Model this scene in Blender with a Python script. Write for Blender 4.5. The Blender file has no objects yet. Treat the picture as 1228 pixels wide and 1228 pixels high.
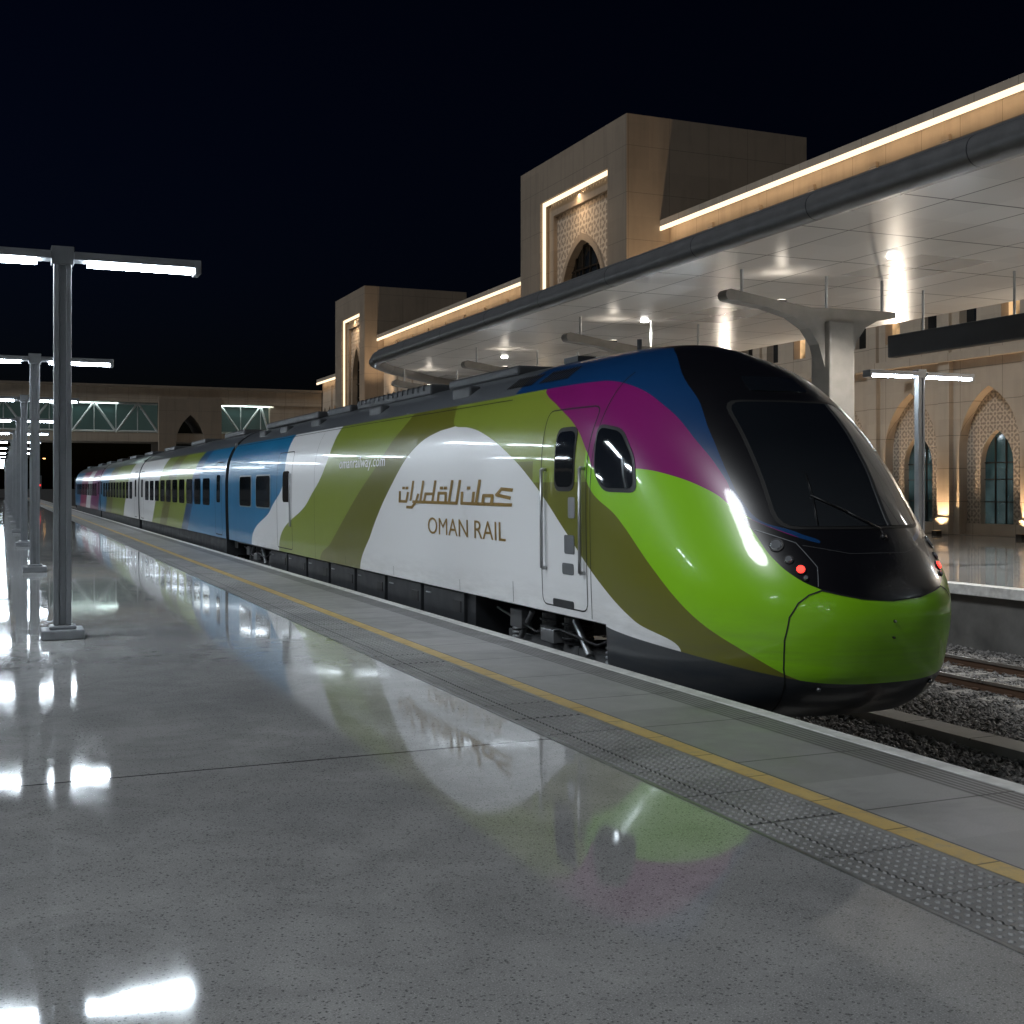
import bpy, math, random
import numpy as np
from mathutils import Vector
random.seed(4); rng=np.random.default_rng(7)
D=bpy.data; scene=bpy.context.scene
scene.view_settings.view_transform='Standard'; scene.view_settings.look='None'; scene.view_settings.exposure=0

# ---------------------------------------------------------------- node helpers
class NT:
    def __init__(s,name):
        s.m=D.materials.new(name); s.m.use_nodes=True; s.t=s.m.node_tree; s.n=s.t.nodes; s.l=s.t.links
        s.p=s.n.get('Principled BSDF'); s.out=s.n.get('Material Output')
    def set(s,node,idx,v):
        if v is None: return
        if isinstance(v,bpy.types.NodeSocket): s.l.new(v,node.inputs[idx])
        else:
            if isinstance(v,(tuple,list)) and len(v)==3 and node.inputs[idx].type=='RGBA': v=(*v,1)
            node.inputs[idx].default_value=v
    def math(s,op,a,b=None,c=None,clamp=False):
        n=s.n.new('ShaderNodeMath'); n.operation=op; n.use_clamp=clamp
        s.set(n,0,a); s.set(n,1,b); s.set(n,2,c); return n.outputs[0]
    def mix(s,f,a,b):
        n=s.n.new('ShaderNodeMix'); n.data_type='RGBA'
        s.set(n,0,f); s.set(n,6,a); s.set(n,7,b); return n.outputs[2]
    def rng(s,v,a,b,c,d,clamp=True):
        n=s.n.new('ShaderNodeMapRange'); n.clamp=clamp
        for i,x in enumerate((v,a,b,c,d)): s.set(n,i,x)
        return n.outputs[0]
    def pos(s):
        n=s.n.new('ShaderNodeTexCoord'); x=s.n.new('ShaderNodeSeparateXYZ'); s.l.new(n.outputs['Object'],x.inputs[0])
        s.co=n.outputs['Object']; return x.outputs[0],x.outputs[1],x.outputs[2]
    def comb(s,x,y,z):
        n=s.n.new('ShaderNodeCombineXYZ'); s.set(n,0,x); s.set(n,1,y); s.set(n,2,z); return n.outputs[0]
    def noise(s,vec,scale,detail=3,rough=.5,dist=0):
        n=s.n.new('ShaderNodeTexNoise'); s.set(n,'Vector',vec); s.set(n,'Scale',scale); s.set(n,'Detail',detail); s.set(n,'Roughness',rough); s.set(n,'Distortion',dist)
        return n.outputs[0]
    def voro(s,vec,scale,feature='F1'):
        n=s.n.new('ShaderNodeTexVoronoi'); n.feature=feature; s.set(n,'Vector',vec); s.set(n,'Scale',scale); return n
    def curve(s,x,pts,xr,yr):
        xn=s.rng(x,xr[0],xr[1],0.,1.)
        n=s.n.new('ShaderNodeFloatCurve'); c=n.mapping.curves[0]
        P=sorted(((p[0]-xr[0])/(xr[1]-xr[0]),(p[1]-yr[0])/(yr[1]-yr[0])) for p in pts)
        if P[0][0]>0.001: P.insert(0,(0.,P[0][1]))
        else: P[0]=(0.,P[0][1])
        if P[-1][0]<.999: P.append((1.,P[-1][1]))
        else: P[-1]=(1.,P[-1][1])
        c.points[0].location=P[0]; c.points[1].location=P[-1]
        for p in P[1:-1]: c.points.new(*p)
        for p in c.points: p.handle_type='AUTO_CLAMPED'
        n.mapping.update()
        s.set(n,'Value',xn)
        return s.rng(n.outputs[0],0.,1.,yr[0],yr[1],clamp=False)
    def bump(s,h,strength=.3,dist=.01):
        n=s.n.new('ShaderNodeBump'); s.set(n,'Strength',strength); s.set(n,'Distance',dist); s.set(n,'Height',h)
        s.l.new(n.outputs[0],s.p.inputs['Normal'])
    def P(s,**k):
        M={'col':'Base Color','rough':'Roughness','metal':'Metallic','coat':'Coat Weight','coatr':'Coat Roughness','em':'Emission Color','ems':'Emission Strength','spec':'Specular IOR Level','ior':'IOR','trans':'Transmission Weight','alpha':'Alpha'}
        for a,v in k.items(): s.set(s.p,M[a],v)
        return s.m

def simple(name,col,rough=.5,metal=0.,var=.12,scale=3.,coat=0.,bump=0.,**k):
    t=NT(name); t.pos(); n=t.noise(t.co,scale,4,.6)
    c1=tuple(c*(1-var) for c in col); c2=tuple(min(1,c*(1+var)) for c in col)
    f=t.rng(n,.3,.7,0.,1.)
    t.P(col=t.mix(f,c1,c2),rough=t.rng(n,.3,.7,max(.02,rough*.85),min(1,rough*1.15)),metal=metal,coat=coat,**k)
    if bump: t.bump(t.noise(t.co,scale*12,3,.6),bump,.01)
    return t.m
def emis(name,col,st):
    t=NT(name); return t.P(col=(.02,.02,.02),em=col,ems=st)

# ---------------------------------------------------------------- mesh builder
class MB:
    def __init__(s): s.v=[]; s.f=[]; s.mi=[]; s.mats=[]
    def m(s,mat):
        if mat not in s.mats: s.mats.append(mat)
        return s.mats.index(mat)
    def face(s,pts,mat):
        b=len(s.v); s.v+= [tuple(p) for p in pts]; s.f.append(tuple(range(b,b+len(pts)))); s.mi.append(s.m(mat))
    def box(s,x0,x1,y0,y1,z0,z1,mat,skip=''):
        if x0>x1:x0,x1=x1,x0
        if y0>y1:y0,y1=y1,y0
        b=len(s.v); s.v+=[(x0,y0,z0),(x1,y0,z0),(x1,y1,z0),(x0,y1,z0),(x0,y0,z1),(x1,y0,z1),(x1,y1,z1),(x0,y1,z1)]
        for f in ((0,3,2,1),(4,5,6,7),(0,1,5,4),(1,2,6,5),(2,3,7,6),(3,0,4,7)):
            s.f.append(tuple(b+i for i in f)); s.mi.append(s.m(mat))
    def cyl(s,p0,p1,r,mat,n=12,r1=None,cap=True):
        p0=Vector(p0);p1=Vector(p1); r1=r if r1 is None else r1
        d=(p1-p0).normalized(); u=d.orthogonal().normalized(); w=d.cross(u); b=len(s.v)
        for p,rr in((p0,r),(p1,r1)):
            for i in range(n):
                a=2*math.pi*i/n; s.v.append(tuple(p+u*math.cos(a)*rr+w*math.sin(a)*rr))
        k=s.m(mat)
        for i in range(n):
            j=(i+1)%n; s.f.append((b+i,b+j,b+n+j,b+n+i)); s.mi.append(k)
        if cap:
            s.f.append(tuple(b+i for i in reversed(range(n)))); s.mi.append(k)
            s.f.append(tuple(b+n+i for i in range(n))); s.mi.append(k)
    def tube(s,pts,r,mat,n=8):
        for a,b in zip(pts[:-1],pts[1:]): s.cyl(a,b,r,mat,n)
    def prism(s,poly,fn0,fn1,mat):
        a=[fn0(p) for p in poly]; b=[fn1(p) for p in poly]
        s.face(a,mat); s.face(list(reversed(b)),mat)
        for i in range(len(poly)):
            j=(i+1)%len(poly); s.face([a[i],b[i],b[j],a[j]],mat)
    def build(s,name,parent=None,smooth=False,bevel=0,merge=False,auto=None):
        me=D.meshes.new(name); me.from_pydata(s.v,[],s.f)
        for m in s.mats: me.materials.append(m)
        me.polygons.foreach_set('material_index',s.mi)
        if smooth: me.polygons.foreach_set('use_smooth',[True]*len(s.f))
        import bmesh
        bm=bmesh.new(); bm.from_mesh(me)
        if merge: bmesh.ops.remove_doubles(bm,verts=bm.verts,dist=.0005)
        bmesh.ops.recalc_face_normals(bm,faces=bm.faces)
        bm.to_mesh(me); bm.free()
        if auto: 
            try: me.set_sharp_from_angle(angle=auto)
            except Exception: pass
        o=D.objects.new(name,me); scene.collection.objects.link(o)
        if bevel:
            b=o.modifiers.new('bevel','BEVEL'); b.width=bevel; b.segments=2; b.limit_method='ANGLE'
        if parent: o.parent=parent
        return o
def empty(name):
    o=D.objects.new(name,None); scene.collection.objects.link(o); return o
def lamp(kind,name,loc,energy,col=(1,1,1),rot=None,**k):
    l=D.lights.new(name,kind); l.energy=energy; l.color=col
    for a,v in k.items(): setattr(l,a,v)
    o=D.objects.new(name,l); o.location=loc; scene.collection.objects.link(o)
    if rot is not None: o.rotation_euler=Vector(rot).to_track_quat('-Z','Y').to_euler()
    return o

# ---------------------------------------------------------------- materials
steel=simple('brushed_steel',(.42,.43,.44),.35,.8)
dark=simple('dark_underframe',(.03,.032,.036),.42,.2)
black=simple('black_rubber',(.008,.008,.009),.4)
rubber=simple('seam_gap',(.01,.01,.01),.6)
grey_roof=simple('roof_grey',(.16,.17,.18),.4,.3)
roofdark=simple('roof_equipment_grey',(.055,.058,.062),.5,.2)
lamp_grey=simple('lamp_aluminium',(.24,.25,.265),.36,.35)
tube_on=emis('lamp_diffuser',(.80,.91,1.),82)
white_edge=simple('edge_white',(.66,.66,.64),.5,bump=.1,var=.25,scale=6)
def make_stone(name,col,panel=(2.,1.2),rough=.75,seamdark=.55):
    t=NT(name); x,y,z=t.pos()
    h=t.math('ADD',x,y)
    fx=t.math('ABSOLUTE',t.math('SUBTRACT',t.math('FRACT',t.math('DIVIDE',h,panel[0])),.5))
    fz=t.math('ABSOLUTE',t.math('SUBTRACT',t.math('FRACT',t.math('DIVIDE',z,panel[1])),.5))
    s=t.math('MAXIMUM',t.math('GREATER_THAN',fx,.5-.012/panel[0]),t.math('GREATER_THAN',fz,.5-.012/panel[1]))
    cell=t.n.new('ShaderNodeTexWhiteNoise'); cell.noise_dimensions='3D'
    t.set(cell,'Vector',t.comb(t.math('FLOOR',t.math('ADD',t.math('DIVIDE',h,panel[0]),.5)),t.math('FLOOR',t.math('ADD',t.math('DIVIDE',z,panel[1]),.5)),0.))
    n=t.noise(t.co,1.2,5,.65)
    f=t.math('ADD',t.math('MULTIPLY',cell.outputs[0],.35),t.math('MULTIPLY',n,.65))
    c=t.mix(f,tuple(v*.78 for v in col),tuple(v*1.12 for v in col))
    st=t.noise(t.comb(t.math('MULTIPLY',h,2.),0.,t.math('MULTIPLY',z,.25)),1.,4,.6)
    c=t.mix(t.rng(st,.5,.75,0.,.35),c,tuple(v*.5 for v in col))
    c=t.mix(t.math('MULTIPLY',s,seamdark),c,(.03,.025,.02))
    t.P(col=c,rough=rough); t.bump(t.noise(t.co,25,3,.6),.15,.02); return t.m
stone=make_stone('sandstone_cladding',(.43,.355,.275))
stone2=make_stone('sandstone_tower',(.25,.20,.15),(2.4,2.4))
def make_screen(name='carved_screen',k=20.):
    t=NT(name); x,y,z=t.pos(); h=t.math('ADD',x,y)
    def tri(a): return t.math('ABSOLUTE',t.math('SINE',a))
    hk=t.math('MULTIPLY',h,k); zk=t.math('MULTIPLY',z,k)
    a=t.math('MULTIPLY',tri(hk),tri(zk))
    b=t.math('MULTIPLY',tri(t.math('MULTIPLY',t.math('ADD',hk,zk),.707)),tri(t.math('MULTIPLY',t.math('SUBTRACT',hk,zk),.707)))
    f=t.math('MAXIMUM',a,b); m=t.rng(f,.45,.8,0.,1.)
    t.P(col=t.mix(m,(.42,.35,.275),(.22,.18,.14)),rough=.8); t.bump(t.math('SUBTRACT',1.,m),.6,.03); return t.m
screen=make_screen(); screen_big=make_screen('carved_screen_large',9.)
def glassmat(name,tint,em=None,ems=0.):
    t=NT(name); t.pos(); n=t.noise(t.co,.8,2)
    t.P(col=t.mix(t.rng(n,.4,.6,0.,1.),tint,tuple(c*.4 for c in tint)),rough=.06,spec=.8)
    if em:
        t.set(t.p,'Emission Color',em); t.set(t.p,'Emission Strength',t.rng(t.noise(t.co,.9,3),.42,.62,ems*.15,ems))
    return t.m
glass_teal=glassmat('teal_window_glass',(.02,.05,.055),(.36,.58,.60),.075)
glass_dark=glassmat('dark_window_glass',(.01,.013,.016))
glass_warm=glassmat('warm_window_glass',(.05,.03,.02),(1,.62,.3),.9)
led_warm=emis('warm_led_strip',(1.,.79,.53),1.75)
frame_bronze=simple('bronze_frame',(.03,.025,.02),.4,.6)

# ---------------------------------------------------------------- ground / floors
def floor_mat(name):
    t=NT(name); x,y,z=t.pos()
    big=t.noise(t.co,.33,5,.62,.5); mid=t.noise(t.co,1.7,6,.7,.8)
    sp=t.noise(t.co,150,2,.5)
    v2=t.voro(t.co,40); v3=t.voro(t.co,85)
    base=t.mix(t.rng(big,.32,.68,0.,1.),(.27,.27,.27),(.50,.497,.485))
    base=t.mix(t.rng(mid,.38,.68,0.,.6),base,(.20,.20,.20))
    base=t.mix(t.math('MULTIPLY',t.rng(sp,.54,.66,0.,1.),.5),base,(.66,.66,.64))
    base=t.mix(t.math('MULTIPLY',t.math('LESS_THAN',v2.outputs['Distance'],.24),t.math('MULTIPLY',t.rng(sp,.42,.5,0.,1.),.75)),base,(.06,.06,.062))
    base=t.mix(t.math('MULTIPLY',t.math('LESS_THAN',v3.outputs['Distance'],.26),.4),base,(.10,.10,.10))
    jy=t.math('ABSOLUTE',t.math('SUBTRACT',t.math('FRACT',t.math('DIVIDE',t.math('SUBTRACT',y,7.44),8.)),.5))
    jx=t.math('ABSOLUTE',t.math('SUBTRACT',t.math('FRACT',t.math('DIVIDE',t.math('ADD',x,6.),9.8)),.5))
    j=t.math('MAXIMUM',t.math('GREATER_THAN',jy,.5-.012/8.),t.math('GREATER_THAN',jx,.5-.0005))
    base=t.mix(t.math('MULTIPLY',j,.9),base,(.02,.02,.02))
    str_=t.noise(t.comb(t.math('MULTIPLY',x,1.4),t.math('MULTIPLY',y,.5),0.),1.6,5,.65,.6)
    r=t.rng(str_,.3,.75,.02,.085)
    r=t.math('ADD',r,t.math('MULTIPLY',t.rng(mid,.55,.75,0.,1.),.04))
    t.P(col=base,rough=r,spec=t.math('MULTIPLY',.5,t.math('SUBTRACT',1.,t.math('MULTIPLY',j,.9))))
    t.bump(t.math('ADD',t.math('MULTIPLY',t.noise(t.co,1.6,2,.5),.5),t.math('MULTIPLY',sp,.006)),.022,.02)
    return t.m
def paving(name,col,px,py,rough=.38,grooves=False):
    t=NT(name); x,y,z=t.pos()
    jx=t.math('ABSOLUTE',t.math('SUBTRACT',t.math('FRACT',t.math('DIVIDE',t.math('SUBTRACT',x,4.2),px)),.5))
    jy=t.math('ABSOLUTE',t.math('SUBTRACT',t.math('FRACT',t.math('DIVIDE',t.math('SUBTRACT',y,.35),py)),.5))
    j=t.math('MAXIMUM',t.math('GREATER_THAN',jx,.5-.006/px),t.math('GREATER_THAN',jy,.5-.008/py))
    cell=t.n.new('ShaderNodeTexWhiteNoise'); cell.noise_dimensions='2D'
    t.set(cell,'Vector',t.comb(t.math('FLOOR',t.math('ADD',t.math('DIVIDE',t.math('SUBTRACT',x,4.2),px),.5)),t.math('FLOOR',t.math('ADD',t.math('DIVIDE',t.math('SUBTRACT',y,.35),py),.5)),0.))
    n=t.noise(t.co,3.,5,.65); sp=t.noise(t.co,140,2); st=t.noise(t.co,1.1,6,.7,.7)
    c=t.mix(t.math('ADD',t.math('MULTIPLY',cell.outputs[0],.5),t.math('MULTIPLY',n,.5)),tuple(v*.72 for v in col),tuple(v*1.15 for v in col))
    c=t.mix(t.rng(st,.48,.7,0.,.5),c,tuple(v*.5 for v in col))
    c=t.mix(t.rng(sp,.5,.7,0.,.35),c,tuple(v*.4 for v in col))
    c=t.mix(t.math('MULTIPLY',j,.8),c,(.02,.02,.02))
    hgt=t.math('SUBTRACT',t.math('MULTIPLY',sp,.1),j)
    if grooves:
        g=t.math('SINE',t.math('MULTIPLY',x,2*math.pi/.045)); g=t.rng(g,-.2,.5,0.,1.)
        c=t.mix(t.math('MULTIPLY',t.math('SUBTRACT',1.,g),.6),c,(.03,.03,.03)); hgt=t.math('ADD',hgt,g)
    t.P(col=c,rough=t.rng(n,.3,.7,rough*.8,rough*1.3)); t.bump(hgt,.25,.01); return t.m
terr=floor_mat('polished_terrazzo')
pave=paving('edge_paving',(.34,.337,.333),10.,1.2,.45)
groove=paving('grooved_edge',(.30,.298,.295),10.,1.2,.5,True)
tact=paving('tactile_tile',(.28,.279,.277),.6,.6,.45)
def yellow():
    t=NT('yellow_line_paint'); x,y,z=t.pos(); n=t.noise(t.co,14.,5,.75); n2=t.noise(t.co,2.,3)
    j=t.math('GREATER_THAN',t.math('ABSOLUTE',t.math('SUBTRACT',t.math('FRACT',t.math('DIVIDE',y,.6)),.5)),.488)
    c=t.mix(t.rng(n2,.3,.7,0.,1.),(.52,.36,.13),(.64,.47,.19)); c=t.mix(t.rng(n,.5,.7,0.,.65),c,(.32,.27,.2)); c=t.mix(t.math('MULTIPLY',j,.7),c,(.05,.04,.02))
    return t.P(col=c,rough=.5)
yel=yellow()
conc=simple('platform_concrete',(.13,.128,.122),.8,bump=.3,scale=1.5,var=.3)
gmat=simple('ground_soil',(.035,.033,.031),.9,bump=.4,scale=.8,var=.3)

g=MB(); S=3000
g.face([(-S,-S,-1.15),(S,-S,-1.15),(S,S,-1.15),(-S,S,-1.15)],gmat); g.build('ground')
Y0P,Y1P=-40,230
p=MB()
p.box(-15,5.36,Y0P,Y1P,-1.15,-.004,conc)
pf=empty('platform')
p.build('platform_slab',pf)
def sheet(m,x0,x1,z,mat,y0=Y0P,y1=Y1P): m.face([(x0,y0,z),(x1,y0,z),(x1,y1,z),(x0,y1,z)],mat)
p=MB(); sheet(p,-15,3.44,0,terr); p.build('polished_floor',pf)
p=MB(); sheet(p,3.44,4.02,0,tact); p.build('tactile_strip',pf)
p=MB(); sheet(p,4.02,4.96,0,pave); sheet(p,4.96,5.24,0,groove); p.build('edge_slabs',pf)
p=MB(); sheet(p,4.04,4.18,.004,yel); p.build('yellow_line',pf)
p=MB(); p.box(5.24,5.39,Y0P,Y1P,-.14,.004,white_edge); p.build('white_edge',pf,bevel=.012)
p=MB(); sheet(p,3.43,3.45,.004,steel); p.build('trim_strip',pf)
xs=np.arange(3.49,3.99,.0555); ys=np.arange(1.5,30,.0555)
X,Y=np.meshgrid(xs,ys); c=np.stack([X.ravel(),Y.ravel()],1); nd=len(c); k=6
ang=np.arange(k)*2*math.pi/k
r1=np.stack([np.cos(ang)*.0175,np.sin(ang)*.0175,np.zeros(k)],1); r2=np.stack([np.cos(ang)*.0105,np.sin(ang)*.0105,np.full(k,.007)],1)
loc=np.concatenate([r1,r2]); V=(np.concatenate([c,np.full((nd,1),.0005)],1)[:,None,:]+loc[None]).reshape(-1,3)
base=[(i,(i+1)%k,k+(i+1)%k,k+i) for i in range(k)]
quads=(np.array(base)[None]+(np.arange(nd)*2*k)[:,None,None]).reshape(-1,4); caps=(np.arange(k,2*k)[None]+(np.arange(nd)*2*k)[:,None])
me=D.meshes.new('tactile_domes'); me.from_pydata(V.tolist(),[],quads.tolist()+caps.tolist()); me.materials.append(tact)
o=D.objects.new('tactile_domes',me); scene.collection.objects.link(o); o.parent=pf

fp=empty('platform'); p=MB()
farfloor=floor_mat('far_polished_floor')
p.box(15.75,31.99,-20,160,-1.15,-.004,conc); p.build('platform_slab',fp)
p=MB(); sheet(p,15.9,31.99,0,farfloor,-20,160); p.build('polished_floor',fp)
p=MB(); p.box(15.6,15.9,-20,160,-.18,.004,white_edge); p.build('white_edge',fp,bevel=.012)

# ---------------------------------------------------------------- tracks and gravel
railm=simple('rail_steel',(.32,.3,.28),.3,.9); rust=simple('rail_side_rust',(.09,.05,.03),.8)
sleep=simple('concrete_sleeper',(.26,.25,.23),.85,bump=.3)
def track(xc):
    e=empty('railway_track'); m=MB()
    for sx in(-.7175,.7175):
        x=xc+sx
        m.box(x-.07,x+.07,-30,220,-1.09,-1.07,rust); m.box(x-.012,x+.012,-30,220,-1.07,-.98,rust); m.box(x-.036,x+.036,-30,220,-.98,-.94,railm)
    m.build('rails',e); m=MB()
    for i in range(200):
        y=-10+i*.6
        m.box(xc-1.3,xc+1.3,y-.13,y+.13,-1.2,-1.075,sleep)
        for sx in(-.7175,.7175):
            for q in(-.11,.11): m.box(xc+sx+q-.03,xc+sx+q+.03,y-.06,y+.06,-1.075,-1.04,rust)
    m.build('sleepers',e,bevel=.01)
track(7.05); track(13.15)
m=MB(); m.box(9.55,9.95,-20,200,-1.15,-.98,sleep)
for i in range(60): m.box(9.545,9.955,i*1.0,i*1.0+.012,-1.0,-.977,rubber)
m.build('cable_trough',None,bevel=.01)
def rocks(x0,x1,y0,y1,dens,rmin,rmax):
    n=int((x1-x0)*(y1-y0)*dens)
    ico=np.array([(0,0,1),(.9,0,.3),(.28,.85,.3),(-.72,.53,.3),(-.72,-.53,.3),(.28,-.85,.3),(0,0,-.5)],float)
    F=[(0,1,2),(0,2,3),(0,3,4),(0,4,5),(0,5,1),(6,2,1),(6,3,2),(6,4,3),(6,5,4),(6,1,5)]
    r=rng.uniform(rmin,rmax,n); a=rng.uniform(0,6.28,n)
    P=ico[None]*rng.uniform(.6,1.25,(n,7,3)); ca,sa=np.cos(a)[:,None],np.sin(a)[:,None]
    q=P.copy(); q[...,0]=P[...,0]*ca-P[...,1]*sa; q[...,1]=P[...,0]*sa+P[...,1]*ca
    tl=rng.uniform(-.6,.6,n)[:,None]; z=q[...,2].copy(); q[...,2]=z*np.cos(tl)+q[...,0]*np.sin(tl)
    q*=r[:,None,None]; cx=rng.uniform(x0,x1,n); cy=rng.uniform(y0,y1,n)
    q[...,0]+=cx[:,None]; q[...,1]+=cy[:,None]; q[...,2]+=(-1.125+rng.uniform(0,.04,n))[:,None]
    f=(np.array(F)[None]+(np.arange(n)*7)[:,None,None]).reshape(-1,3)
    return q.reshape(-1,3),f
va,fa=rocks(8.3,15.5,6.5,20,420,.026,.048); vb,fb_=rocks(8.3,15.5,20,60,60,.05,.09); vc,fc=rocks(5.45,8.3,4,8,250,.03,.05)
V=np.concatenate([va,vb,vc]); Fc=np.concatenate([fa,fb_+len(va),fc+len(va)+len(vb)])
t=NT('ballast_stone'); t.pos(); gn=t.n.new('ShaderNodeNewGeometry'); 
c=t.mix(gn.outputs['Random Per Island'],(.07,.068,.066),(.32,.31,.30)); c=t.mix(t.rng(t.noise(t.co,60,3),.4,.7,0.,.4),c,(.05,.045,.04)); ballast=t.P(col=c,rough=.8)
me=D.meshes.new('gravel'); me.from_pydata(V.tolist(),[],Fc.tolist()); me.materials.append(ballast); o=D.objects.new('gravel',me); scene.collection.objects.link(o)

# ---------------------------------------------------------------- TRAIN
train=empty('passenger_train')
XC=7.05
PZ=np.array([-.35,-.2,0,.3,.57,.8,1.0,1.35,1.9,2.5,2.9,3.1,3.2,3.27,3.3])
PY=np.array([8.86,8.60,8.40,8.30,8.26,8.29,8.38,8.62,9.06,9.7,10.32,10.8,11.1,11.5,12.0])
SL=np.gradient(PY,PZ)
def Y0(z):
    z=min(max(z,PZ[0]),PZ[-1]); i=min(max(int(np.searchsorted(PZ,z))-1,0),len(PZ)-2)
    h=PZ[i+1]-PZ[i]; t=(z-PZ[i])/h; d=(PY[i+1]-PY[i])/h
    m0,m1=SL[i],SL[i+1]
    if d*m0<=0:m0=0
    if d*m1<=0:m1=0
    m0=math.copysign(min(abs(m0),3*abs(d)),d); m1=math.copysign(min(abs(m1),3*abs(d)),d)
    return (2*t**3-3*t*t+1)*PY[i]+(t**3-2*t*t+t)*h*m0+(-2*t**3+3*t*t)*PY[i+1]+(t**3-t*t)*h*m1
def W(z):
    if z<1.6: return 1.51-.03*((1.6-z)/1.3)**2
    t=min(1,(z-1.6)/1.7); return 1.51*max(0,(1-t**3.2))**(1/2.2)
def sm(z,a,b,va,vb):
    t=min(1,max(0,(z-a)/(b-a))); t=t*t*(3-2*t); return va+(vb-va)*t
def A(z): return sm(z,.6,1.6,2.8,2.4)
def L(z): return sm(z,2.3,3.3,2.3,1.5)
def uY(Y,z):
    k=(Y-Y0(z))/L(z)
    if k>=1: return 1.
    if k<=0: return 0.
    return (1-(1-k)**2)**(1/A(z))
def side(Y,z,sgn=-1): return Vector((XC+sgn*W(z)*uY(Y,z),Y,z))
def front(x,z):
    u=min(.9999,abs(x)/W(z)); return Vector((XC+x,Y0(z)+L(z)*(1-math.sqrt(max(0,1-u**A(z)))),z))
def nrm(fn,a,b,out):
    e=.004; n=(fn(a+e,b)-fn(a-e,b)).cross(fn(a,b+e)-fn(a,b-e)).normalized()
    return n if n.dot(out)>0 else -n
def side_off(Y,z,off,sgn=-1):
    fn=lambda a,b: side(a,b,sgn); return fn(Y,z)+nrm(fn,Y,z,Vector((sgn,-.25,.1)))*off
def front_off(x,z,off): return front(x,z)+nrm(front,x,z,Vector((x*.2,-1,.5)))*off

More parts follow.
